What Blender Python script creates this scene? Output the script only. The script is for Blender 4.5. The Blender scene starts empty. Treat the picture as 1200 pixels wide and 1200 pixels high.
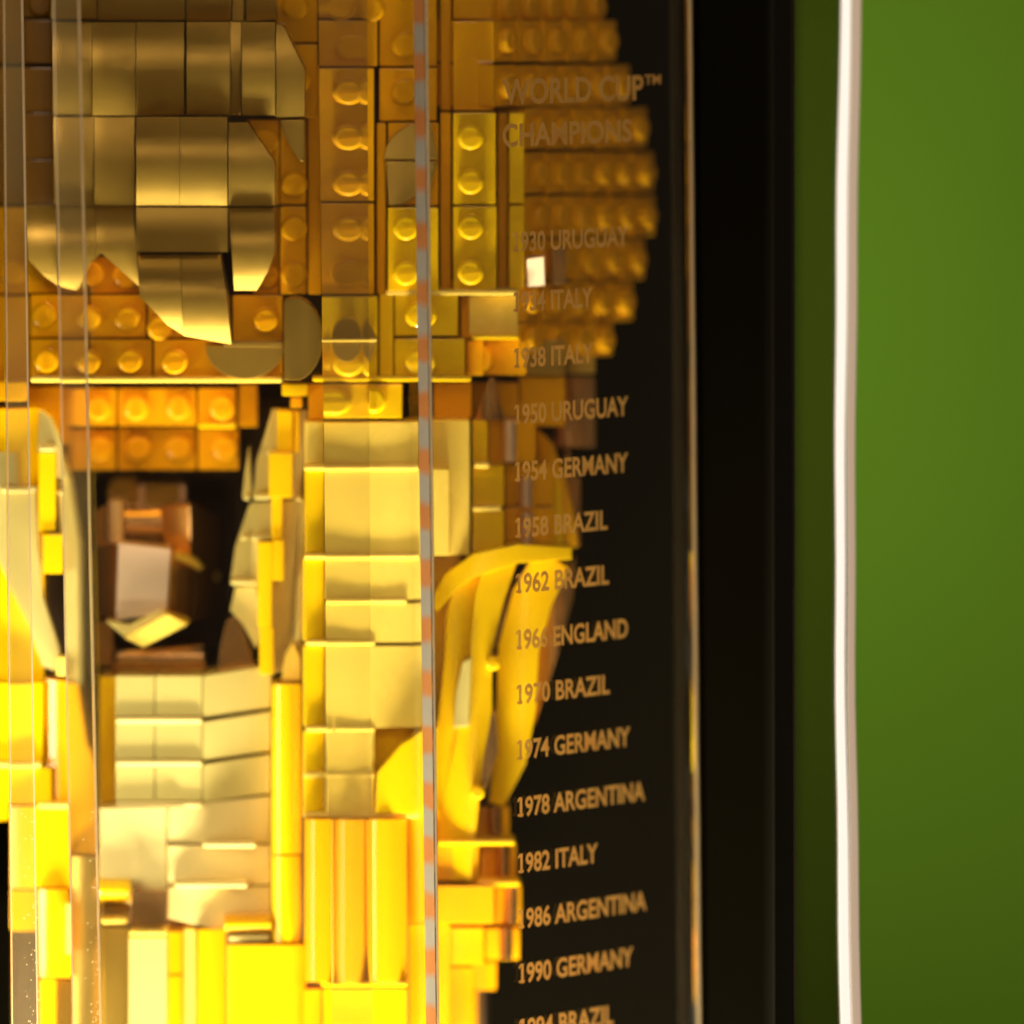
import bpy, bmesh, math, random
from mathutils import Vector, Matrix
random.seed(7)
S = bpy.context.scene
COL = S.collection
MM = 0.001

# ------------------------------------------------------------------ camera
DIST, PITCH, FPX = 1.386, math.radians(5.0), 9000.0
CAM = Vector((0, -DIST*math.cos(PITCH), DIST*math.sin(PITCH)))
cd = bpy.data.cameras.new('camera'); co = bpy.data.objects.new('camera', cd); COL.objects.link(co)
co.location = CAM; co.rotation_euler = (math.radians(90)-PITCH, 0, 0)
cd.sensor_width = 36; cd.lens = 36*FPX/1200; cd.clip_start = 0.05; cd.clip_end = 20
cd.dof.use_dof = True; cd.dof.focus_distance = DIST+0.014; cd.dof.aperture_fstop = 270/48.0
S.camera = co

# ------------------------------------------------------------------ world, lamps, exposure
w = bpy.data.worlds.new('World'); S.world = w; w.use_nodes = True
bg = w.node_tree.nodes['Background']; bg.inputs[0].default_value = (1.0, 0.72, 0.45, 1); bg.inputs[1].default_value = 0.05
S.view_settings.view_transform = 'Standard'; S.view_settings.look = 'None'
S.view_settings.exposure = 0; S.view_settings.gamma = 1
S.cycles.max_bounces = 14; S.cycles.transmission_bounces = 14; S.cycles.transparent_max_bounces = 16
S.cycles.sample_clamp_indirect = 4; S.cycles.blur_glossy = 0.5

def area(name, loc, target, sx, sy, power, color):
    l = bpy.data.lights.new(name, 'AREA'); l.shape = 'RECTANGLE'; l.size = sx; l.size_y = sy
    l.energy = power; l.color = color
    o = bpy.data.objects.new(name, l); COL.objects.link(o); o.location = loc
    o.rotation_euler = (Vector(target)-Vector(loc)).to_track_quat('-Z', 'Y').to_euler()
    return o

area('base_lamp', (-0.015, -0.010, -0.300), (-0.025, 0.050, -0.03), 0.180, 0.024, 5.4, (1.0, 0.92, 0.66))
sl = area('side_fill', (-0.150, -0.012, -0.085), (0.0, 0.050, -0.075), 0.03, 0.14, 0.10, (1.0, 0.92, 0.68)); sl.data.spread = math.radians(95)  # unseen fill lamp added to brighten the middle of the figure
area('top_lamp', (-0.06, 0.000, 0.20), (-0.04, 0.06, 0.0), 0.14, 0.02, 0.025, (1.0, 0.74, 0.44))
area('room_lamp', (0.06, -1.5, 0.55), (0, 0.05, 0), 0.30, 0.25, 10.0, (1.0, 0.80, 0.62))
area('wall_fill', (0.045, 0.72, -0.035), (0.100, 0.9, -0.025), 0.03, 0.22, 0.235, (1.0, 0.95, 0.72))  # unseen lamp added behind the board for the wall's gradient

# ------------------------------------------------------------------ pixel -> place helpers
FWD = Vector((0, math.cos(PITCH), -math.sin(PITCH))); UP = Vector((0, math.sin(PITCH), math.cos(PITCH)))
def at(px, py, y):                       # point of the photograph at depth y (millimetres)
    d = FWD + Vector((1, 0, 0))*((px-600)/FPX) + UP*((600-py)/FPX)
    t = (y*MM - CAM.y)/d.y
    return CAM + d*t

# ------------------------------------------------------------------ materials
def base_mat(name):
    m = bpy.data.materials.new(name); m.use_nodes = True
    return m, m.node_tree, m.node_tree.nodes['Principled BSDF']
def plastic(name, col, rough=0.25, metal=0.0, var=0.08, bump=0.05, sss=0.0, spec=0.5, coat=0.0, grime=0.0):
    m, nt, b = base_mat(name)
    tc = nt.nodes.new('ShaderNodeTexCoord')
    oi = nt.nodes.new('ShaderNodeObjectInfo')
    n = nt.nodes.new('ShaderNodeTexNoise'); n.inputs['Scale'].default_value = 90; n.inputs['Detail'].default_value = 5
    nt.links.new(tc.outputs['Object'], n.inputs['Vector'])
    hsv = nt.nodes.new('ShaderNodeHueSaturation'); hsv.inputs['Color'].default_value = (*col, 1)
    mr = nt.nodes.new('ShaderNodeMapRange'); mr.inputs[3].default_value = 1-var; mr.inputs[4].default_value = 1+var
    nt.links.new(oi.outputs['Random'], mr.inputs[0]); nt.links.new(mr.outputs[0], hsv.inputs['Value'])
    nt.links.new(hsv.outputs[0], b.inputs['Base Color'])
    r = nt.nodes.new('ShaderNodeMapRange'); r.inputs[3].default_value = rough*0.75; r.inputs[4].default_value = rough*1.3
    nt.links.new(n.outputs[0], r.inputs[0]); nt.links.new(r.outputs[0], b.inputs['Roughness'])
    n2 = nt.nodes.new('ShaderNodeTexNoise'); n2.inputs['Scale'].default_value = 260; n2.inputs['Detail'].default_value = 3
    nt.links.new(tc.outputs['Object'], n2.inputs['Vector'])
    bp = nt.nodes.new('ShaderNodeBump'); bp.inputs['Strength'].default_value = bump; bp.inputs['Distance'].default_value = 0.0006
    nt.links.new(n2.outputs[0], bp.inputs['Height']); nt.links.new(bp.outputs[0], b.inputs['Normal'])
    b.inputs['Metallic'].default_value = metal; b.inputs['Specular IOR Level'].default_value = spec
    b.inputs['Coat Weight'].default_value = coat; b.inputs['Coat Roughness'].default_value = 0.12
    if sss:
        b.inputs['Subsurface Weight'].default_value = sss; b.inputs['Subsurface Scale'].default_value = 0.003
        b.inputs['Subsurface Radius'].default_value = (1, .6, .15)
    return m
OR = plastic('orange_plastic', (0.78, 0.37, 0.002), 0.065)
YE = plastic('yellow_plastic', (0.86, 0.53, 0.002), 0.11)
YP = plastic('warm_yellow_plastic', (0.92, 0.655, 0.10), 0.25)
PG = plastic('pearl_gold_plastic', (0.45, 0.28, 0.045), 0.34, metal=0.75, bump=0.015)
PT = plastic('pale_pearl_plastic', (0.60, 0.49, 0.15), 0.36, metal=0.15)
MG = plastic('metallic_gold_plastic', (0.62, 0.34, 0.12), 0.20, metal=0.9)
MP = plastic('polished_gold_plastic', (0.95, 0.72, 0.50), 0.30, metal=0.6)
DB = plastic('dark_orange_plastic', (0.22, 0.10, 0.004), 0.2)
YD = plastic('toned_down_yellow_plastic', (0.82, 0.385, 0.002), 0.16)  # yellow toned down where the base lamp burns out the lowest bricks
YC = plastic('cream_plastic', (0.78, 0.62, 0.24), 0.3)
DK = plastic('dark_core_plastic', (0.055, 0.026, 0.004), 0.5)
BLACK = plastic('black_board', (0.0018, 0.0014, 0.0007), 0.9, bump=0.02, spec=0.0)
GREY = plastic('charcoal_board', (0.008, 0.007, 0.005), 0.9, spec=0.0)

def glass(name, col=(1, 1, 1), rough=0.0, ior=1.49):
    m, nt, b = base_mat(name)
    nt.nodes.remove(b); g = nt.nodes.new('ShaderNodeBsdfGlass')
    g.inputs['Color'].default_value = (*col, 1); g.inputs['Roughness'].default_value = rough; g.inputs['IOR'].default_value = ior
    nt.links.new(g.outputs[0], nt.nodes['Material Output'].inputs[0]); return m
CLEAR = glass('clear_acrylic', (0.985, 0.98, 0.96))
def veiled(name, f, col):  # pale veil mixed into the glass, painting reflections of a second pane
    m = glass(name, (0.985, 0.975, 0.95)); nt = m.node_tree
    g = next(n for n in nt.nodes if n.type == 'BSDF_GLASS'); out = nt.nodes['Material Output']
    d = nt.nodes.new('ShaderNodeBsdfDiffuse'); d.inputs[0].default_value = (*col, 1)
    t = nt.nodes.new('ShaderNodeBsdfTranslucent'); t.inputs[0].default_value = (*col, 1)
    a = nt.nodes.new('ShaderNodeMixShader'); a.inputs[0].default_value = 0.5
    nt.links.new(d.outputs[0], a.inputs[1]); nt.links.new(t.outputs[0], a.inputs[2])
    mx = nt.nodes.new('ShaderNodeMixShader'); nt.links.new(g.outputs[0], mx.inputs[1]); nt.links.new(a.outputs[0], mx.inputs[2])
    tc = nt.nodes.new('ShaderNodeTexCoord'); n = nt.nodes.new('ShaderNodeTexNoise'); n.inputs['Scale'].default_value = 40; n.inputs['Detail'].default_value = 9
    nt.links.new(tc.outputs['Object'], n.inputs['Vector'])
    mr = nt.nodes.new('ShaderNodeMapRange'); mr.inputs[1].default_value = .3; mr.inputs[2].default_value = .75; mr.inputs[3].default_value = f*0.6; mr.inputs[4].default_value = f*1.5
    nt.links.new(n.outputs[0], mr.inputs[0]); nt.links.new(mr.outputs[0], mx.inputs[0])
    nt.links.new(mx.outputs[0], out.inputs[0]); return m
VEIL = veiled('veiled_acrylic', 0.07, (1.0, 0.85, 0.42))  # painted reflection veil for the corner bars
VEIL2 = veiled('faint_veil_acrylic', 0.04, (1.0, 0.8, 0.4))  # fainter painted veil for the joint strip
TINT = glass('smoked_acrylic', (0.64, 0.56, 0.56))

def thin(name, col, tr=0.5, rough=0.4):
    m, nt, b = base_mat(name)
    b.inputs['Base Color'].default_value = (*col, 1); b.inputs['Roughness'].default_value = rough
    t = nt.nodes.new('ShaderNodeBsdfTranslucent'); t.inputs[0].default_value = (*col, 1)
    mx = nt.nodes.new('ShaderNodeMixShader'); mx.inputs[0].default_value = tr
    n = nt.nodes.new('ShaderNodeTexNoise'); n.inputs['Scale'].default_value = 60; n.inputs['Detail'].default_value = 8
    tc = nt.nodes.new('ShaderNodeTexCoord'); nt.links.new(tc.outputs['Object'], n.inputs['Vector'])
    mr = nt.nodes.new('ShaderNodeMapRange'); mr.inputs[3].default_value = tr-0.12; mr.inputs[4].default_value = tr+0.12
    nt.links.new(n.outputs[0], mr.inputs[0]); nt.links.new(mr.outputs[0], mx.inputs[0])
    nt.links.new(b.outputs[0], mx.inputs[1]); nt.links.new(t.outputs[0], mx.inputs[2])
    nt.links.new(mx.outputs[0], nt.nodes['Material Output'].inputs[0]); return m
INK = thin('gold_ink', (0.80, 0.46, 0.12), 0.6)
EDGE_GREY = thin('frosted_edge_refraction', (0.33, 0.29, 0.25), 0.13, 0.3)
EDGE_REFRACT = thin('edge_refraction', (0.46, 0.17, 0.05), 0.13, 0.3)  # orange standing for lettering refracted in the edge
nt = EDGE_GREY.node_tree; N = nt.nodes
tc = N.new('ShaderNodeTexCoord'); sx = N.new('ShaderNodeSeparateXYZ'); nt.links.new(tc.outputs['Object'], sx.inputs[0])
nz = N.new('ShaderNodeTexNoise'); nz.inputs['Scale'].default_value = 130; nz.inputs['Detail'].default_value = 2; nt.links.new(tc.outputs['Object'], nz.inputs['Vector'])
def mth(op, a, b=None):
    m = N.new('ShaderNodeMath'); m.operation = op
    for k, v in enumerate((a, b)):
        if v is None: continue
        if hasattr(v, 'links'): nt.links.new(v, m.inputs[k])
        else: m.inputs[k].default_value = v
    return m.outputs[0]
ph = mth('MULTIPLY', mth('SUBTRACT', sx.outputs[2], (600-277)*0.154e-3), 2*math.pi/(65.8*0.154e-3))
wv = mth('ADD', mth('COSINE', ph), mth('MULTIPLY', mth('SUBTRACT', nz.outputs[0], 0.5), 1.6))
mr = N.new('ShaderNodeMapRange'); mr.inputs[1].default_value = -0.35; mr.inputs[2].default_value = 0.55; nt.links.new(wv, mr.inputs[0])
mc = N.new('ShaderNodeMixRGB'); mc.inputs[1].default_value = (0.32, 0.29, 0.25, 1); mc.inputs[2].default_value = (0.46, 0.17, 0.05, 1)  # orange bands painted in for the refracted lettering rows
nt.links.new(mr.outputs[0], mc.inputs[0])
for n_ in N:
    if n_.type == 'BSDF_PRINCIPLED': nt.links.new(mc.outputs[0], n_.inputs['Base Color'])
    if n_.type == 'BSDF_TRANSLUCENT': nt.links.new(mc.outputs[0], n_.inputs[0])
EDGE_GOLD = thin('cream_edge', (0.82, 0.66, 0.40), 0.3, 0.3)  # cream tone, also paints the bright lines on bars and far corner

def green_mat():
    m, nt, b = base_mat('green_paint')
    tc = nt.nodes.new('ShaderNodeTexCoord'); n = nt.nodes.new('ShaderNodeTexNoise')
    n.inputs['Scale'].default_value = 9; n.inputs['Detail'].default_value = 8
    nt.links.new(tc.outputs['Object'], n.inputs['Vector'])
    r = nt.nodes.new('ShaderNodeValToRGB')
    r.color_ramp.elements[0].position = .3; r.color_ramp.elements[0].color = (0.083, 0.188, 0.009, 1)
    r.color_ramp.elements[1].position = .7; r.color_ramp.elements[1].color = (0.095, 0.203, 0.012, 1)
    nt.links.new(n.outputs[0], r.inputs[0]); nt.links.new(r.outputs[0], b.inputs['Base Color'])
    b.inputs['Roughness'].default_value = 0.8; b.inputs['Specular IOR Level'].default_value = 0.1; return m
GREEN = green_mat()
def glow_mat(name, col, s):
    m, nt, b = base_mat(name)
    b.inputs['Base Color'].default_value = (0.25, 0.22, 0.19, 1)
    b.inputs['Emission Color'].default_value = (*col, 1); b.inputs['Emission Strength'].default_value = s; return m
TRIM_GLOW = glow_mat('glow_trim', (1.0, 0.86, 0.74), 1.0)  # added glow in place of light caught by the pane edge
TRIM_GLOW2 = glow_mat('glow_trim_side', (0.62, 0.42, 0.27), 0.42)  # dimmer added glow for the trim's side face

# ------------------------------------------------------------------ mesh helpers
def link(name, me, mat, parent=None):
    o = bpy.data.objects.new(name, me); COL.objects.link(o)
    if mat and not me.materials: me.materials.append(mat)
    if parent: o.parent = parent
    if name not in ('stud', 'lettering'):
        w_ = o.modifiers.new('weighted', 'WEIGHTED_NORMAL'); w_.keep_sharp = True; w_.weight = 80
    return o
def finish(bm, name, bevel=0.0, seg=2, ang=28):
    bmesh.ops.remove_doubles(bm, verts=bm.verts, dist=1e-6)
    bmesh.ops.recalc_face_normals(bm, faces=bm.faces)
    if bevel:
        es = [e for e in bm.edges if len(e.link_faces) == 2 and e.calc_face_angle(0) > math.radians(ang)]
        bmesh.ops.bevel(bm, geom=es, offset=bevel, segments=seg, profile=0.5, affect='EDGES', clamp_overlap=True)
    for f in bm.faces: f.smooth = True
    for e in bm.edges:
        e.smooth = not (len(e.link_faces) == 2 and e.calc_face_angle(0) > math.radians(40))
    me = bpy.data.meshes.new(name); bm.to_mesh(me); bm.free(); return me
def thing(name, label, cat, loc=(0, 0, 0), group=None):
    o = bpy.data.objects.new(name, None); COL.objects.link(o); o.location = loc
    o.empty_display_size = 0.01
    o['label'] = label; o['category'] = cat
    if group: o['group'] = group
    return o
def clip_band(poly, lo, hi, k):          # keep the part of a polygon with lo <= p[k] <= hi
    for side, v in ((1, lo), (-1, hi)):
        out = []
        for i, p in enumerate(poly):
            q = poly[(i+1) % len(poly)]
            a, b = side*(p[k]-v), side*(q[k]-v)
            if a >= 0: out.append(p)
            if (a > 0 > b) or (a < 0 < b):
                t = a/(a-b); out.append(tuple(p[j]+(q[j]-p[j])*t for j in range(3)))
        poly = out
        if len(poly) < 3: return []
    return poly
TY = 20.0        # the trophy stands this far (mm) behind the case front
def slab(name, poly, yf, thick, mat, parent, bulge=0.0, axis=1, bevel=0.28, n=7):
    """a moulded piece: outline (photo pixels, optional extra depth in mm) at depth yf, real thickness, optional curved face"""
    yf += TY
    poly = [(p[0], p[1], p[2] if len(p) > 2 else 0.0) for p in poly]
    lo = min(p[axis] for p in poly); hi = max(p[axis] for p in poly)
    bm = bmesh.new()
    bands = [(lo, hi)] if not bulge else [(lo+(hi-lo)*i/n, lo+(hi-lo)*(i+1)/n) for i in range(n)]
    front = []
    for a, b in bands:
        pp = clip_band(poly, a, b, axis) if bulge else poly
        if len(pp) < 3: continue
        vs = []
        for p in pp:
            t = (p[axis]-lo)/(hi-lo)*2-1
            dy = p[2]-bulge*(1-t*t)
            vs.append(bm.verts.new(at(p[0], p[1], yf+dy)))
        try: front.append(bm.faces.new(vs))
        except ValueError: pass
    bmesh.ops.remove_doubles(bm, verts=bm.verts, dist=2e-6)
    r = bmesh.ops.extrude_face_region(bm, geom=list(bm.faces), use_keep_orig=True)
    mx = max(p[2] for p in poly)
    for v in [g for g in r['geom'] if isinstance(g, bmesh.types.BMVert)]:
        v.co.y = (yf+thick+mx)*MM
    # put the piece's origin at its own centre
    c = sum((v.co for v in bm.verts), Vector())/len(bm.verts)
    for v in bm.verts: v.co -= c
    me = finish(bm, name, (0 if bulge and axis == 1 else min(bevel, .2) if bulge else bevel)*MM, 2, 50 if bulge else 28)
    o = link(name, me, mat, parent); o.location = c; return o
def R(x0, y0, x1, y1): return [(x0, y0), (x1, y0), (x1, y1), (x0, y1)]
def arc(cx, cy, rx, ry, a0, a1, n=12):
    return [(cx+rx*math.cos(math.radians(a0+(a1-a0)*i/n)), cy+ry*math.sin(math.radians(a0+(a1-a0)*i/n))) for i in range(n+1)]

def text_mesh(txt, size=1.0, offset=0.0, extrude=0.0, res=3):
    cu = bpy.data.curves.new('t', 'FONT'); cu.body = txt; cu.size = size; cu.offset = offset; cu.extrude = extrude
    cu.resolution_u = res; cu.fill_mode = 'BOTH' if extrude else 'FRONT'
    o = bpy.data.objects.new('t', cu); COL.objects.link(o)
    dg = bpy.context.evaluated_depsgraph_get(); dg.update()
    me = bpy.data.meshes.new_from_object(o.evaluated_get(dg))
    bpy.data.objects.remove(o); bpy.data.curves.remove(cu); return me

# stud: round knob facing -Y, with raised word on its face
def make_stud_mesh(mat):
    bm = bmesh.new()
    prof = [(2.45, 1.0), (2.45, -0.95), (2.38, -1.25), (2.2, -1.5), (1.95, -1.68), (1.7, -1.76), (0, -1.78)]
    N = 28; rings = []
    for r, y in prof[:-1]:
        rings.append([bm.verts.new((r*MM*math.cos(2*math.pi*i/N), y*MM, r*MM*math.sin(2*math.pi*i/N))) for i in range(N)])
    for a, b in zip(rings, rings[1:]):
        for i in range(N): bm.faces.new((a[i], a[(i+1) % N], b[(i+1) % N], b[i]))
    bm.faces.new(rings[-1])
    tm = text_mesh('LEGO', 1.35*MM, 0.03*MM, 0.10*MM, 1)
    xs = [v.co.x for v in tm.vertices]; ys = [v.co.y for v in tm.vertices]
    cx, cy = (min(xs)+max(xs))/2, (min(ys)+max(ys))/2
    tv = [bm.verts.new((v.co.x-cx, -1.76*MM-v.co.z, v.co.y-cy)) for v in tm.vertices]
    for p in tm.polygons:
        try: bm.faces.new([tv[i] for i in p.vertices])
        except ValueError: pass
    bmesh.ops.recalc_face_normals(bm, faces=bm.faces)
    cap = max(bm.faces, key=lambda f: len(f.verts))
    for f in bm.faces: f.smooth = len(f.verts) == 4 and f.calc_area() > 1e-8
    cap.smooth = False
    for e in bm.edges: e.smooth = not (len(e.link_faces) == 2 and e.calc_face_angle(0) > math.radians(38))
    me = bpy.data.meshes.new('stud'); bm.to_mesh(me); bm.free(); me.materials.append(mat); return me
STUD = {m.name: make_stud_mesh(m) for m in (OR, YE, YP, PG, YD, DB)}
def stud(piece, mat, px, py, y, yaw=0.0):
    o = link('stud', STUD[mat.name], None, piece)
    o.location = at(px, py, y+TY)-piece.location
    o.rotation_euler = (0, random.choice((0, 0, math.pi, math.pi/2)), yaw); return o

# ------------------------------------------------------------------ the room: board, green wall
def box_px(name, x0, y0, x1, y1, ya, yb, mat, parent=None, bevel=0.3):
    bm = bmesh.new()
    c = [at(x0, y0, ya), at(x1, y0, ya), at(x1, y1, ya), at(x0, y1, ya)]
    f = bm.faces.new([bm.verts.new(v) for v in c])
    r = bmesh.ops.extrude_face_region(bm, geom=[f], use_keep_orig=True)
    for v in [g for g in r['geom'] if isinstance(g, bmesh.types.BMVert)]: v.co.y = yb*MM
    return link(name, finish(bm, name, bevel*MM), mat, parent)
gw = box_px('green_wall', -900, -900, 2100, 2100, 900, 960, GREEN, bevel=0); gw['kind'] = 'structure'
bb = thing('backing_board', 'black board standing behind the golden brick trophy', 'board', at(400, 1500, 150))
def child_px(name, *a, **k):
    o = box_px(name, *a, **k); return o
def adopt(o, root):
    o.parent = root; o.location = -root.location
adopt(box_px('board_panel', -500, -500, 905, 1700, 150, 158, BLACK), bb)
adopt(box_px('board_edge', 906, -500, 931, 1700, 146, 160, GREY), bb)

def vprism(name, pts, mat, root=None, y0=-160, y1=1360, bevel=0.0, seg=1):
    """upright bar or sheet: each corner is (x at photo top, x at photo bottom, depth mm)"""
    bm = bmesh.new(); rows = []
    for py in (y0, y1):
        rows.append([bm.verts.new(at(a+(b-a)*py/1200, py, y)) for a, b, y in pts])
    n = len(pts)
    bm.faces.new(rows[0]); bm.faces.new(rows[1][::-1])
    for i in range(n): bm.faces.new((rows[0][i], rows[1][i], rows[1][(i+1) % n], rows[0][(i+1) % n]))
    o = link(name, finish(bm, name, bevel*MM, seg, 20), mat)
    if root: adopt(o, root)
    return o
tp = thing('smoked_pane', 'dark smoked pane edged by a vertical trim with an added glow, in front of the green wall', 'pane', at(960, 1500, 60))
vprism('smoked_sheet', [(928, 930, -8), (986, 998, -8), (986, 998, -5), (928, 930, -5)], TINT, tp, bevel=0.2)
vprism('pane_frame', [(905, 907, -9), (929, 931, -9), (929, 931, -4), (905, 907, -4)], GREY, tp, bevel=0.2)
def wavy(name, xa, xb, y, depth, mat, root):
    bm = bmesh.new(); N = 26; rows = []
    for i in range(N+1):
        py = -120+1440*i/N; t = py/1200
        dx = 6.5*(1-t/0.4)**2 if t < 0.4 else (5.5*((t-0.6)/0.4)**1.5 if t > 0.6 else 0)
        dx += 0.6*math.sin(py/47)
        wd = (xb-xa)*(1+0.08*math.sin(py/150))
        rows.append([bm.verts.new(at(xa+dx, py, y)), bm.verts.new(at(xa+dx+wd, py, y)),
                     bm.verts.new(at(xa+dx+wd, py, y+depth)), bm.verts.new(at(xa+dx, py, y+depth))])
    bm.faces.new(rows[0]); bm.faces.new(rows[-1][::-1])
    for a, b in zip(rows, rows[1:]):
        for i in range(4): bm.faces.new((a[i], b[i], b[(i+1) % 4], a[(i+1) % 4]))
    adopt(link(name, finish(bm, name, 0.15*MM, 1), mat), root)
wavy('front_glow_trim', 979.5, 991, -14, 4, TRIM_GLOW, tp)
wavy('side_glow_trim', 992.5, 1003, -9, 4, TRIM_GLOW2, tp)

# ------------------------------------------------------------------ the trophy
T = thing('brick_trophy', 'golden trophy built of toy bricks, a studded globe above winged figures', 'trophy')
T.location = (0, 0, 0)
def brick(x0, y0, x1, y1, y, mat=OR, studs=(), thick=9, bevel=0.3, name='brick'):
    b = slab(name, R(x0+.6, y0+.6, x1-.6, y1-.6), y, thick, mat, T, bevel=bevel)
    for s in studs: stud(b, mat if mat.name in STUD else OR, s[0], s[1], y)
    return b
def tile(poly, y, mat=PG, thick=4, bulge=0.0, axis=1, bevel=0.22, name='tile'):
    return slab(name, poly, y, thick, mat, T, bulge, axis, bevel)

# dark core behind everything
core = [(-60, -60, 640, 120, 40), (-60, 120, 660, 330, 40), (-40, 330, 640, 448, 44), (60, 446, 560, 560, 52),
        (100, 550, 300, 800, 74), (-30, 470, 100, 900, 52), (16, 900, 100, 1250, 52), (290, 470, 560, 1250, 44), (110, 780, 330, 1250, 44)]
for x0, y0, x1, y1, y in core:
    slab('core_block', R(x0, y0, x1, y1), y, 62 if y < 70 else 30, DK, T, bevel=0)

# --- globe, far left column of dark bricks
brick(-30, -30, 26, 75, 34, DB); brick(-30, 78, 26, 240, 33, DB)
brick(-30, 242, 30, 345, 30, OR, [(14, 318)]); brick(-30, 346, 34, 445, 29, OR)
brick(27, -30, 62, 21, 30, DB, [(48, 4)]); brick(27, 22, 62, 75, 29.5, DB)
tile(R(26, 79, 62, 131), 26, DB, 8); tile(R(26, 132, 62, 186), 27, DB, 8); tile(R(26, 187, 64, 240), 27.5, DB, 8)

# --- globe, pearl gold land tiles (curved faces)
tile(R(60, -40, 114, 22), 19, PG, 9, 1.5); tile(R(115, -40, 217, 23), 18, PG, 9, 1.0)
tile(R(218.5, -40, 271, 25), 18.5, PG, 9, 1.6)
tile(R(272, -40, 287, 25), 21, PG, 6)
tile([(288, -40), (315, -40), (327, 22), (289, 25)], 18, PG, 8, 1.0)
for x0, x1, y, bu in ((62, 108, 17, 1.8), (108.8, 159, 16, 2.2), (160, 216, 16, 2.2), (219, 269.5, 14.5, 2.8), (270.5, 283, 17, 1.2), (284, 322.5, 14.5, 2.6)):
    tile(R(x0, 26, x1, 135), y, PG, 12, bu, bevel=0.35)
tile([(324, 28), (332, 30), (357, 81), (357, 136), (324, 137)], 14.5, PG, 10, 1.6)
for x0, x1, y, bu in ((63, 110, 17, 1.0), (111, 158, 16.2, 1.0), (160, 210.5, 13, 2.8), (211, 266.5, 13, 2.8)):
    tile(R(x0, 137, x1, 240.5), y, PG, 12, bu, bevel=0.35)
tile([(268, 143), (290, 143), (322, 190), (322, 241), (268, 241)], 13.4, PG, 11, 2.2, bevel=0.3)
tile([(328, 140), (357, 140), (357, 189), (352, 189), (341, 172), (332, 155)], 15, PG, 5)
# row D
tile([(30, 241), (66, 241), (68, 335), (50, 322), (33, 304)], 19, PG, 6, 2.4)
tile([(67, 241), (112, 241), (112, 302), (106, 308), (88, 340), (70, 333)], 17.5, PG, 6, 2.8); tile([(112.6, 241), (157, 241), (163, 335), (140, 315), (119, 296), (112.6, 302)], 17.5, PG, 6, 2.4)
tile(R(160, 243, 267, 295), 13.5, PG, 10, 0.5)
tile([(268, 243), (322, 243), (322, 294), (314, 318), (301, 340), (275, 340)], 14, PG, 8, 3.2)
tile([(162, 298), (211, 298), (215, 392), (196, 380), (164, 347)], 14.5, PG, 8, 3.8)
tile([(212, 298), (258, 298), (265, 340), (271, 403), (215, 393)], 14.5, PG, 8, 3.8)

# --- orange bricks between the land tiles
def bottomlip(x0, x1, y, d, mat=YP):  # added lighter lip painting the light caught along a lower edge
    tile(R(x0, y-3, x1, y+4), d, mat, 8, bevel=0.45, name='lit_lip')
brick(322, -40, 373, 50, 22, OR, [(346, 8)])
brick(322, 51, 373, 139, 21, OR, [(350, 92)]); brick(286, 139, 328, 240, 20.5, OR, [(312, 165)])
brick(328, 140, 359.5, 240, 20, OR, [(345, 215)]); brick(328, 241, 359.5, 345, 19, OR, [(345, 267), (345, 321)])
brick(360.5, 75, 378, 345, 22, OR)
brick(296, 241, 328, 345, 22, OR, [(313, 322)])
brick(31, 300, 104, 344, 26, OR); brick(105, 300, 168, 344, 25, OR, [(108, 320), (148, 322)])
brick(35, 345, 104.5, 396, 23, OR, [(52, 370)]); brick(105.5, 345, 172, 396, 22.6, OR, [(104, 372), (150, 372)])
brick(173, 345, 271, 396, 22, OR, [(188, 383)])
brick(272, 345, 331.5, 401, 19.5, OR, [(312, 374)])
brick(35, 397, 104, 443, 21.5, OR, [(55, 423), (104, 424)]); brick(105, 397, 179, 443, 21.5, OR, [(153, 422)])
brick(180, 397, 332, 443, 21.2, OR, [(205, 423)])
bottomlip(35, 331, 444, 19.6)
tile(arc(287, 404, 46, 40, 0, 180), 18, PG, 4)
tile(R(262, 400, 332, 406), 17.4, PG, 4)
tile([(333, 352), (345, 348)]+arc(345, 397, 33, 49, -80, 80, 12)+[(333, 445)], 12.5, PG, 5, 0.8, axis=0)
brick(330, 449, 362, 464, 21, YE); brick(340, 465, 355, 478, 23, OR)

# --- stud columns on the front right of the globe
brick(377, -40, 443, 22, 21, OR, [(402, 8), (436, 10)]); brick(377, 23, 443, 78, 20, OR, [(412, 55)])
brick(378, 79, 439, 236, 17.5, OR, [(409, 107), (409, 160), (409, 214)])
brick(378, 237, 439, 345, 17.5, OR, [(409, 267), (409, 320)])
brick(378, 346, 443, 441, 17, YE, [(409, 425)])
tile(arc(407, 398, 15, 26, 0, 360, 20)[:-1], 13.8, PG, 2)
tile([(428, 398), (432, 376), (443, 398), (432, 428)], 14.5, PG, 2)
tile(R(352, 396.5, 442, 400), 13.2, YP, 2, bevel=0.2)
brick(444, -40, 505, 78, 22, OR, [(474, 52)]); brick(444, 79, 505, 142, 21, OR, [(474, 107)])
brick(441, 143, 453, 345, 20.5, OR)
brick(454, 143, 507, 241, 20, OR); brick(454, 242, 507, 341, 17.8, YE, [(476, 266), (476, 319)])
tile(arc(497, 186, 47, 42, 180, 270, 10)+[(506, 186)], 17, PG, 2.5)
tile([(452, 189), (506, 189)]+arc(462, 200, 38, 40, 10, 100, 10)[1:], 17, PG, 2.5)
brick(444, 343, 462, 442, 19, YE); brick(462, 343, 530, 394, 18.5, YE, [(490, 368)]); brick(462, 396, 538, 442, 18, YE, [(490, 424)])
brick(508, -40, 522, 130, 25, OR); brick(523, -40, 570, 23, 24, OR); brick(523, 24, 571, 130, 22.5, OR)
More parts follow.
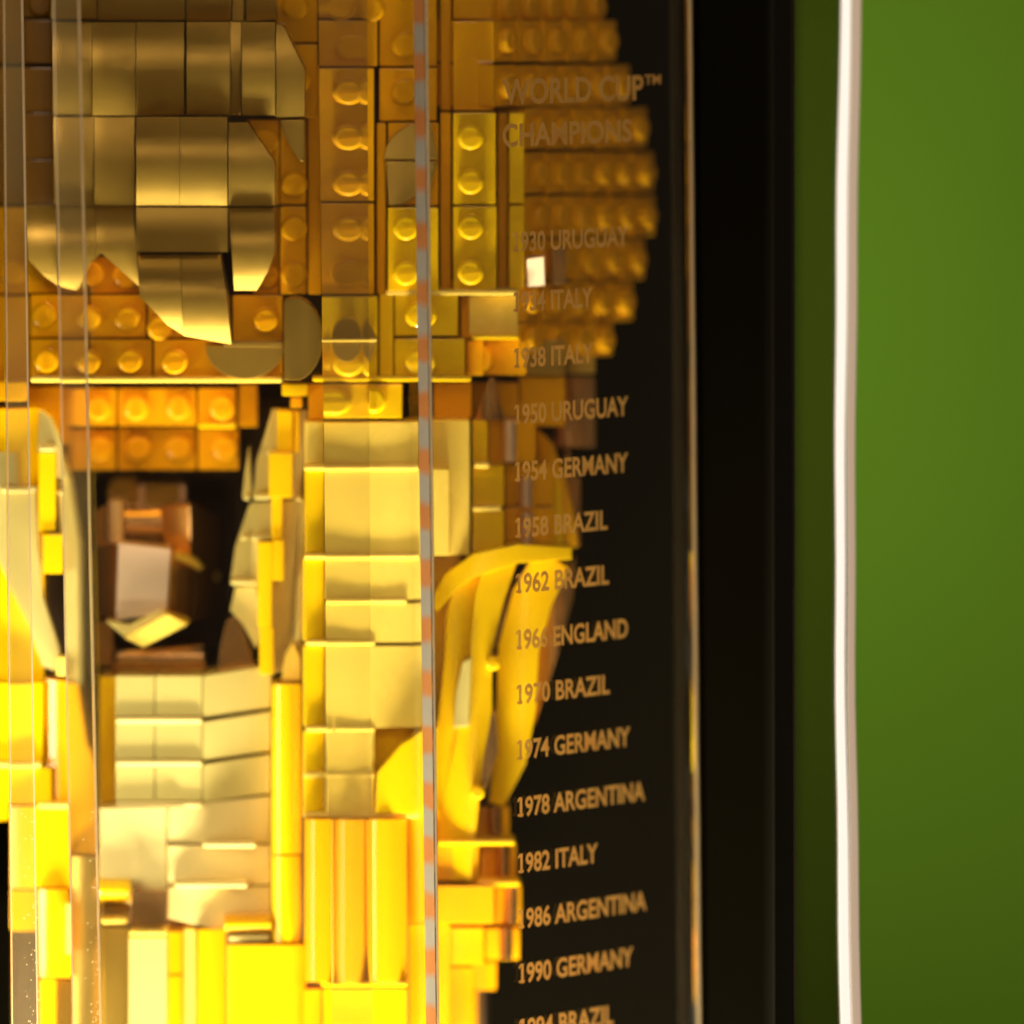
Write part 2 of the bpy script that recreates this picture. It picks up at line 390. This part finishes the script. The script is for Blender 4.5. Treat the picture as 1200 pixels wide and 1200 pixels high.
brick(508, 131, 522, 341, 22, OR)
brick(523, 131, 574, 239.5, 19.5, YE, [(544, 160), (544, 212)]); brick(523, 240.5, 575, 341, 19.5, YE, [(544, 265), (544, 318)])
bottomlip(452, 600, 342, 18.2)
brick(575, 131, 588, 341, 26, OR); brick(588, 131, 607, 239, 22.5, YE); brick(588, 240, 607, 338, 22.5, YE)
brick(532, 346, 547, 396, 24, OR); brick(541, 346, 600, 392, 22, YP); bottomlip(545, 600, 394, 20.6, YE)
brick(539, 398, 560, 440, 24, OR); brick(560, 398, 610, 440, 27, OR, [(556, 420)])
bottomlip(366, 545, 443, 16, YE)

# --- right flank of the globe: rows of bricks turned away, studs sideways
YAW = math.radians(58)
def side_cell(px, py, y, mat, h=50, depth=14, has_stud=True, wide=1.0):
    bm = bmesh.new(); hw = 3.95*MM*wide; hh = (h*0.154/2)*MM
    vs = [bm.verts.new((sx*hw, 0, sz*hh)) for sx, sz in ((-1, -1), (1, -1), (1, 1), (-1, 1))]
    f = bm.faces.new(vs); r = bmesh.ops.extrude_face_region(bm, geom=[f], use_keep_orig=True)
    for v in [g for g in r['geom'] if isinstance(g, bmesh.types.BMVert)]: v.co.y = depth*MM
    o = link('brick', finish(bm, 'brick', 0.3*MM), mat, T)
    o.location = at(px, py, y+TY); o.rotation_euler = (0, 0, YAW)
    if has_stud:
        s = link('stud', STUD[mat.name if mat.name in STUD else OR.name], None, o); s.rotation_euler = (0, random.choice((0, math.pi/2)), 0)
    return o
rows = [(-42, 40, 690), (8, 50, 688), (48, 50, 702), (100, 50, 718), (150, 50, 738), (202, 50, 746), (253, 50, 747), (304, 50, 735), (353, 48, 722), (397, 42, 698)]
for py, h, xlim in rows:
    x0 = 584 if py < 130 else 622
    if py > 330: x0 = 614
    n = max(3, round((xlim-x0)/26.5)+1); st = (xlim-x0)/(n-1)
    for k in range(n):
        px = x0+st*k
        y = 24+(px-584)*0.154*math.tan(YAW)*0.80+(4 if py < 40 else 0)
        side_cell(px, py, y, OR, h, 16)
# flatter yellow facets low on the flank
tile([(609, 303, 0), (630, 300, 0), (631, 334, 3.6), (611, 336, 3.6)], 21.5, MP, 6); tile([(638, 290, 0), (655, 288, 0), (656, 332, .6), (640, 334, .6)], 28, MG, 6)
brick(655, 410, 690, 438, 44, PG, thick=10); tile(R(643, 442, 690, 524), 47, MG, 12, 0.8, 0, bevel=0.6)
brick(596, 398, 655, 440, 32, PG, thick=14); brick(600, 440, 655, 500, 36, OR)

# --- band below the globe
brick(84, 454, 137, 499, 34, OR, [(116, 477)]); brick(138, 454, 231, 499, 34, OR, [(160, 477), (210, 476)])
brick(232, 454, 277, 497, 33, OR, [(261, 477)]); brick(279, 449, 303, 501, 36, OR); bottomlip(232, 277, 498, 31.5, YE)
brick(84, 502, 137, 551, 38, OR, [(118, 525)]); brick(138, 500, 231, 551, 38, OR, [(162, 525), (210, 525)])
brick(232, 502, 281, 551, 37, OR, [(265, 525)])
brick(-20, 446, 30, 470, 22, OR); brick(30, 452, 84, 520, 36, OR)
brick(500, 447, 546, 490, 27, OR); brick(546, 447, 600, 490, 34, OR)
tile([(566, 443), (572, 443), (583, 492), (548, 492)], 26, MG, 6, 1.5, 0)

# --- niche with the gold stacked figure
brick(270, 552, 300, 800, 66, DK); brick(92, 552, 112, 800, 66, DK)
tile(arc(147, 578, 21, 21, 0, 360, 24)[:-1], 52, PG, 6)
tile(R(166, 566, 216, 594), 49, PG, 9); brick(162, 567, 169, 594, 46, MP); brick(210, 567, 218, 594, 46, MP)
tile([(112, 598), (128, 590), (190, 594), (190, 640), (114, 640)], 44, MG, 10)
tile(R(127, 586, 145, 636), 38, MP, 8, 1.2, 0, bevel=0.6)
tile([(146, 600), (196, 597), (200, 630), (146, 622)], 40, MG, 6, 1.2)
tile([(188, 592, 0), (224, 590, -4), (224, 650, -4), (190, 642, 0)], 39, MG, 9, 0, bevel=0.6)
tile([(224, 591, 0), (260, 612, 14), (257, 672, 14), (224, 650, 0)], 35, MG, 9, 0, bevel=0.4)
tile([(192, 644, -4), (222, 652, -4), (257, 674, 14), (256, 681, 14), (222, 661, -4), (192, 650, -4)], 36, YP, 6)
tile([(112, 640, 5), (138, 637, 0), (136, 727, 0), (113, 718, 5)], 34, MG, 8, 0)
tile([(139, 636), (200, 643), (195, 716), (136, 727)], 30, MP, 8, 0.9, bevel=0.5)
tile([(201, 646, 0), (223, 654, 5), (221, 724, 5), (197, 716, 0)], 31, MG, 9, 0)
tile([(224, 655, 0), (252, 664, 8), (247, 722, 8), (222, 727, 0)], 36, MG, 9, 0)
tile([(124, 727), (152, 731), (188, 714), (196, 718), (160, 742), (146, 746)], 29, PT, 8)
tile([(146, 747), (196, 719), (221, 731), (168, 758)], 27, YP, 9, 1.0, 0)
tile([(140, 762), (236, 756), (242, 784), (132, 788)], 34, MG, 14, 1.0, 1, bevel=0.7)
tile(R(112, 727, 133, 800), 44, MG, 10)

# --- wings of the right figure beside the niche
tile([(319, 480), (361, 480), (353, 583), (297, 582), (301, 540)], 27, PT, 5)
tile([(292, 522), (296, 582), (284, 582), (288, 548)], 29, PT, 5)
tile([(292, 592), (300, 586), (300, 683), (270, 682), (276, 640)], 30, PT, 5)
tile([(300, 588), (352, 584), (349, 640), (342, 780), (322, 790), (308, 690), (294, 683), (297, 620)], 28, PT, 5)
tile([(276, 688), (300, 686), (310, 740), (300, 760), (284, 730), (270, 715)], 29.5, PT, 5)
tile([(266, 725), (280, 722), (297, 775), (300, 790), (255, 790), (260, 750)], 31, MG, 5)
for x0, y0, x1, y1, y in ((325, 481, 343, 530, 24), (344, 481, 351, 530, 24.6), (315, 530, 343, 583, 23), (318, 583, 331, 632, 24), (302, 634, 319, 735, 24), (319, 632, 333, 680, 23.4), (304, 735, 321, 790, 24.5)):
    tile(R(x0, y0, x1, y1), y, YE, 6, bevel=0.35)
for x0, x1, y, d in ((313, 327, 530, 24.6), (297, 318, 581, 24.8), (285, 294, 582, 27), (294, 317, 629, 25), (282, 290, 629, 27.6), (270, 300, 681, 27), (346, 354, 583, 26)):
    bottomlip(x0, x1, y, d, PT)
tile([(352, 585), (357, 585), (354, 800), (330, 800), (345, 740)], 26.5, PT, 5, bevel=0.4)
tile([(330, 796), (334, 768), (343, 752), (352, 770), (353, 797)], 24, YP, 6)

# --- belly of the figure below the niche
tile(R(117, 792, 136, 945), 30, YE, 10)
for y0, y1, d in ((791, 843, 24.6), (845, 893, 24.3), (895, 942, 24.0)):
    tile(R(136, y0, 181.5, y1-4), d, PT, 10); tile(R(182.5, y0, 237, y1-4), d, PT, 10)
    bottomlip(136, 237, y1, d-0.8, YC)
    tile([(238, y0, 0), (318, y0-12, 3), (318, y1-14, 3), (238, y1-2, 0)], d, PT, 10)
tile([(117, 946), (196, 944), (196, 1073), (160, 1062), (117, 1045)], 22.8, YC, 14)
tile([(197, 944, 0), (318, 932, 5), (318, 987, 5), (197, 988, 0)], 22.4, YC, 14); tile([(197, 990, 0), (318, 989, 5), (318, 1036, 5), (197, 1037, 0)], 22, YC, 14)
tile([(197, 1039, 0), (318, 1038, 5), (318, 1092, 5), (265, 1092, 2), (240, 1085, 1), (197, 1075, 0)], 21.6, YC, 14)
bottomlip(238, 300, 989, 21.5, YC); bottomlip(205, 290, 1036, 21.1, YC)
tile(R(117, 1028, 153, 1056), 23.0, YE, 8, 2.4); tile(R(117, 1057, 152, 1068), 28.0, PG, 8); bottomlip(118, 150, 1078, 21, YP)
tile(R(117, 1086, 150, 1260), 22.5, PG, 8, 1.0)
tile([(155, 1042), (197, 1044), (195, 1084), (152, 1082)], 20, MG, 10); bottomlip(151, 196, 1092, 18.5, YP)
tile(R(151, 1098, 195, 1260), 19.5, PT, 9)
brick(197, 1070, 228, 1090, 26, MG); tile(R(197, 1091, 214, 1140), 24.0, YE, 8); tile(R(197, 1142, 214, 1260), 24.0, YE, 8)
tile(R(215, 1088, 231, 1260), 23.0, YP, 8, 0.8, 0); tile(R(232, 1088, 265, 1260), 22.0, OR, 9)
tile(R(263, 1072, 318, 1091), 21.0, OR, 9, 1); bottomlip(268, 316, 1098, 20.2, PT)
tile(R(266, 1106, 359, 1260), 20.5, YD, 9, 1.0, 0)

# --- yellow column and smooth plates right of the wing
tile(R(319, 801, 353, 1000), 21.5, YE, 9, 1.5, 0); tile(R(319, 1002, 353, 1104), 21.5, YE, 9, 1.5, 0); tile(R(310, 870, 318, 1100), 29, OR, 5)
brick(361, 449, 383, 492, 22, OR); brick(384, 449, 472, 490, 17.4, YE, [(397, 470), (438, 468)])
for x0, x1, y0, y1, d, m in ((357, 381, 494, 545, 18.9, YP), (382, 492, 494, 545, 18.3, YP), (357, 381, 549, 650, 18.8, YE), (382, 520, 549, 650, 18.2, YP),
        (355, 381, 654, 750, 18.7, YE), (382, 500, 654, 702, 18.1, YP), (382, 500, 706, 752, 18.0, YP), (355, 381, 756, 850, 18.6, YE), (382, 500, 756, 852, 17.9, YP),
        (355, 381, 856, 952, 18.5, YE), (382, 440, 856, 906, 17.8, YP), (382, 440, 910, 952, 17.7, YP)):
    tile(R(x0, y0, x1-1, y1), d, m, 10, 0.4, 0, bevel=0.4)
for x0, x1, y in ((356, 491, 547), (356, 492, 651), (384, 477, 703), (358, 440, 752), (358, 386, 853), (395, 440, 853), (356, 440, 907), (355, 492, 954)):
    bottomlip(x0, x1, y, 17.2, YP)
tile(R(438, 840, 508, 956), 24, YE, 8)
tile([(440, 952), (442, 905), (470, 872), (505, 850), (505, 952)], 15.5, YE, 9, 0.8, 0)
for x0, x1 in ((357, 394), (395, 428), (429, 478)):
    tile(R(x0, 959, x1-.8, 1150), 16.5, YD, 12, 2.2, 0, bevel=0.3)
bottomlip(376, 478, 1152, 15, YE); brick(378, 1158, 478, 1260, 18, OR); brick(355, 1158, 378, 1260, 19, YD)
tile(R(479, 952, 500, 1080), 20, YD, 9, 1.0, 0); tile(R(479, 1082, 520, 1260), 23, OR, 9)

# --- chest of the figure right of the pane edge
tile(R(492, 492, 543, 650), 22, YP, 10, 0.6, 0); tile(R(546, 492, 564, 543), 25, YE, 10); tile(R(546, 545, 583, 593), 24, YE, 10); tile(R(546, 597, 583, 652), 23.4, YE, 10)
bottomlip(548, 566, 544, 22.6, YP); bottomlip(546, 580, 595, 22, YP)
tile(R(565, 492, 620, 542), 30, OR, 10); tile(R(584, 544, 640, 592), 32, OR, 10); tile(R(584, 594, 640, 650), 31, OR, 10)
tile(R(582, 493, 597, 541), 27, MP, 6, 1.2, 0); tile(R(601, 560, 616, 594), 29, MP, 6, 1.2, 0); tile(R(602, 600, 616, 645), 29, MP, 6, 1.2, 0)
tile([(620, 500), (640, 520), (655, 560), (664, 600), (670, 640), (640, 645), (636, 600), (622, 560)], 38, OR, 12, 1.5, 0)
tile([(641, 545), (650, 570), (654, 640), (636, 650), (634, 600)], 36, YE, 5, 1.0, 0)
tile([(655, 520), (672, 560), (672, 640), (660, 640), (652, 570)], 46, MG, 12)
tile(R(499, 640, 532, 960), 27, YE, 6)
# raised arm: curved yellow bands
def band(pts, wd, y, mat, thick=9, bulge=1.6):
    left, right = [], []
    for i, (x, yy) in enumerate(pts):
        a = pts[max(0, i-1)]; b = pts[min(len(pts)-1, i+1)]
        d = Vector((b[0]-a[0], b[1]-a[1])).normalized(); nrm = Vector((-d.y, d.x)); ww = wd[i]/2
        left.append((x+nrm.x*ww, yy+nrm.y*ww)); right.append((x-nrm.x*ww, yy-nrm.y*ww))
    return tile(left+right[::-1], y, mat, thick, bulge, 0, bevel=0.5, name='curved_arm')
band([(500, 712), (522, 680), (552, 660), (600, 648), (662, 648)], [14, 22, 26, 22, 14], 22, YE)
band([(548, 664), (538, 720), (530, 780), (520, 850), (515, 905), (514, 960)], [30, 44, 34, 30, 38, 46], 24, YE)
band([(580, 655), (566, 700), (556, 760), (552, 830), (540, 890), (530, 955), (524, 1030)], [36, 34, 26, 34, 36, 44, 40], 23, YE)
band([(640, 655), (616, 700), (600, 760), (597, 830), (590, 890), (574, 942)], [44, 48, 48, 46, 38, 18], 28, YE, 12, 2.2)
tile([(576, 690), (592, 664), (588, 720), (572, 765), (566, 740)], 30, MG, 6)
tile([(535, 775), (545, 770), (542, 850), (524, 852), (527, 810)], 19.5, PT, 4)
tile([(566, 840), (574, 830), (576, 880), (562, 925), (546, 900)], 22, MG, 6)
tile([(640, 690), (668, 650), (664, 700), (645, 770), (618, 850), (620, 740)], 38, MG, 14, 2, 0)
for px, py, y in ((570, 776, 22), (552, 927, 20)):
    b = brick(px-7, py-7, px+7, py+7, y, YE, thick=8, name='joint_block'); stud(b, YE, px, py, y).scale = (0.55, 1, 0.55)
# stepped drapery at the lower right
for x0, y0, x1, y1, d, m in ((500, 958, 546, 985, 23, YD), (500, 988, 554, 1032, 22, YD), (500, 1036, 572, 1082, 21, YD), (498, 1086, 560, 1130, 24, OR), (498, 1132, 548, 1260, 28, OR)):
    brick(x0, y0, x1, y1, d, m)
for x0, y0, x1, y1, d, gx in ((545, 944, 590, 984, 30, 564), (554, 987, 598, 1034, 30, 574), (573, 1037, 604, 1082, 31, 584), (560, 1086, 602, 1124, 32, 578)):
    brick(x0, y0, x1, y1, d, OR); tile(R(gx, y0+1, gx+15, y1-1), d-2.5, MG, 4, 1.0, 0)
bottomlip(505, 596, 986, 21, YE); bottomlip(540, 602, 1034, 24, YE)
brick(545, 1126, 575, 1160, 36, OR); brick(535, 1160, 553, 1210, 36, OR)

# --- left figure
tile([(-30, 480), (42, 478), (52, 483), (52, 940), (-30, 940)], 27, YE, 10, 1.5, 0)
tile([(46, 480), (60, 490), (74, 520), (84, 560), (66, 560), (66, 530), (44, 530)], 24, PT, 5)
tile([(-10, 530), (20, 530), (22, 575), (42, 575), (45, 640), (50, 700), (70, 760), (72, 790), (50, 780), (20, 700), (-10, 640)], 25, PT, 4)
tile([(68, 560), (84, 560), (92, 640), (94, 800), (84, 840), (78, 780), (76, 640), (70, 630)], 25.5, PT, 5)
tile(R(45, 530, 65, 622), 22.5, YE, 5); tile(R(50, 626, 74, 672), 22, YE, 5); bottomlip(45, 65, 525, 21.8, PT); bottomlip(0, 44, 573, 23.6, PT); bottomlip(66, 78, 576, 23.6, PT)
tile(R(66, 770, 78, 792), 21, YP, 5)
tile([(52, 795), (92, 800), (100, 870), (110, 900), (112, 1000), (52, 1000)], 25.5, YD, 8, 1.5, 0)
tile(R(-30, 800, 50, 896), 24, YE, 6, 1.0, 0); bottomlip(-30, 48, 896, 22, YP); tile(R(-30, 900, 60, 942), 23.5, YE, 6); bottomlip(44, 82, 944, 21.5, YP)
tile(R(-30, 942, 11, 962), 25, YE, 6); tile(R(12, 944, 84, 1040), 23, YD, 9, 1.2, 0); tile([(44, 1042), (80, 1042), (84, 1060), (84, 1145), (46, 1145)], 22, YD, 9, 1.0, 0); tile(R(77, 1060, 85, 1118), 18, YP, 4, 1, 0)
tile(R(12, 1042, 42, 1090), 26, OR, 9); tile(R(66, 1148, 84, 1260), 26, PG, 9); tile(R(85, 1002, 116, 1260), 24, PG, 9, 1, 0)
tile(R(46, 1148, 65, 1260), 24, YD, 6)

# ------------------------------------------------------------------ the clear case
C = thing('display_case', 'clear acrylic case around the trophy, winners printed in gold on its side', 'display case', at(400, 1500, 0))
TH = math.radians(47); TT = math.tan(TH)
def ypane(px, corner): return (px-corner)*0.154*TT
# side pane: outer corner 500->514, inner corner 3.6 mm further left and behind
side = vprism('side_panel', [(500.5, 514.5, 0), (812, 822, ypane(812, 505)), (794, 804, ypane(812, 505)+3.0), (485, 499, 3.0)], CLEAR, C, bevel=0.12)
vprism('rear_light_block', [(794.5, 804.5, ypane(812, 505)+3.6), (814, 824, ypane(812, 505)+0.8), (818, 828, ypane(812, 505)+8), (798, 808, ypane(812, 505)+9)], BLACK, C)  # added black bar, keeps grey light out of the pane's end face
front = vprism('front_panel', [(96, 121, -33), (479, 493, -33), (479, 493, -30), (96, 121, -30)], CLEAR, C, bevel=0.12)
# frosted saw-cut edge of the side pane, with refracted lettering painted on as orange bands
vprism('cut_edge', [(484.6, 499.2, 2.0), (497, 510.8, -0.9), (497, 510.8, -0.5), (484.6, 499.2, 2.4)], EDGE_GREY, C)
vprism('edge_bevel', [(498.2, 512.2, -1.0), (500.6, 514.6, -0.6), (500.6, 514.6, -0.2), (498.2, 512.2, -0.6)], EDGE_GOLD, C)
vprism('far_edge_highlight', [(805, 815, 50.5), (809, 819.5, 49.5), (809.5, 820, 52), (805.5, 815.5, 53)], EDGE_GOLD, C)  # cream strip painting the highlight on the pane's far chamfer
text_y = [283, 353, 419, 485, 552, 618, 683, 749, 813, 878, 945, 1011, 1076, 1140, 1205]
# lettering on the inner face of the side pane
names = ['1930 URUGUAY', '1934 ITALY', '1938 ITALY', '1950 URUGUAY', '1954 GERMANY', '1958 BRAZIL', '1962 BRAZIL', '1966 ENGLAND', '1970 BRAZIL',
         '1974 GERMANY', '1978 ARGENTINA', '1982 ITALY', '1986 ARGENTINA', '1990 GERMANY', '1994 BRAZIL']
ends = [733, 690, 691, 733, 733, 708, 710, 733, 711, 736, 754, 697, 756, 740, 716]
D = Vector((math.cos(TH), math.sin(TH), 0)); OFF = Vector((-math.sin(TH), math.cos(TH), 0))
def lettering(txt, px0, py0, px1, cap_px, name='lettering'):
    me = text_mesh(txt, 1.0, 0.026, 0.0, 4)
    xs = [v.co.x for v in me.vertices]; x0, x1 = min(xs), max(xs); cap = 0.729
    lean = 14.3*py0/1200
    y0 = ypane(px0, 500.5+lean)+3.35*1.0
    p = at(px0, py0, y0); width = (px1-px0)*0.154*MM/math.cos(TH); sx = width/(x1-x0); sz = cap_px*0.154*MM/cap
    if txt[0] == '1':                     # give the first numeral its flag and foot
        bm = bmesh.new(); bm.from_mesh(me)
        st = x0+0.115
        for q in ([(x0, cap), (x0, cap-0.13), (x0-0.13, cap-0.21), (x0-0.13, cap-0.10)], [(x0-0.12, 0.0), (st+0.10, 0.0), (st+0.10, 0.09), (x0-0.12, 0.09)]):
            bm.faces.new([bm.verts.new((x, y, 0.0)) for x, y in q])
        bm.to_mesh(me); bm.free(); x0 -= 0.1
        sx = width/(x1-x0)
    for v in me.vertices:
        a, b = (v.co.x-x0)*sx, (v.co.y-cap/2)*sz
        v.co = D*a+Vector((0, 0, b))
    me.name = name
    o = link(name, me, INK, C); o.location = p-C.location; o['label'] = 'gold printed line reading '+txt; return o
lettering('WORLD CUP', 584, 107, 751, 30)
lettering('TM', 749, 93, 769, 12)
lettering('CHAMPIONS', 583, 158, 737, 27)
for t, yy, xe in zip(names, text_y, ends):
    lettering(t, 593.5+yy*0.0085, yy, xe, 23.5)
# clear corner rods with glue bubbles
vprism('corner_bar', [(62, 85, -3), (92, 118, -3), (92, 118, 2.5), (62, 85, 2.5)], VEIL, C, bevel=0.25, seg=2)
vprism('corner_bar', [(2, 13, 6), (26, 44, 6), (26, 44, 10), (2, 13, 10)], VEIL, C, bevel=0.2, seg=2)
for a, b, y, w_ in ((91.0, 116.6, -3.4, 2.6), (62, 85, -3.4, 1.6), (25, 43, 5.6, 1.8), (4, 14, 5.6, 1.2)):
    vprism('bar_edge_highlight', [(a, b, y), (a+w_, b+w_, y), (a+w_, b+w_, y+0.3), (a, b, y+0.3)], EDGE_GOLD, C)  # cream strips painting the bright highlights along the bars
vprism('joint_strip', [(373, 389, 7.2), (430, 437, 7.2), (430, 437, 8.0), (421, 430, 8.35), (384, 394, 8.2), (373, 389, 8.0)], VEIL2, C, bevel=0.0)
bm = bmesh.new()
for i in range(130):
    t = random.random()**1.6; py = 1210-t*270
    a, b, y = random.choice([(30, 46, 4.6), (90, 117, -4.2), (88, 115, -4.0), (26, 43, 5.0)])
    px = a+(b-a)*py/1200-random.random()**2*14
    rr = random.uniform(0.04, 0.16)*MM
    bmesh.ops.create_icosphere(bm, subdivisions=1, radius=rr, matrix=Matrix.Translation(at(px, py, y))@Matrix.Diagonal((1, 0.6, random.uniform(0.8, 1.8), 1)))
ob = link('glue_bubbles', finish(bm, 'glue_bubbles'), EDGE_GOLD); ob['kind'] = 'stuff'; adopt(ob, C)
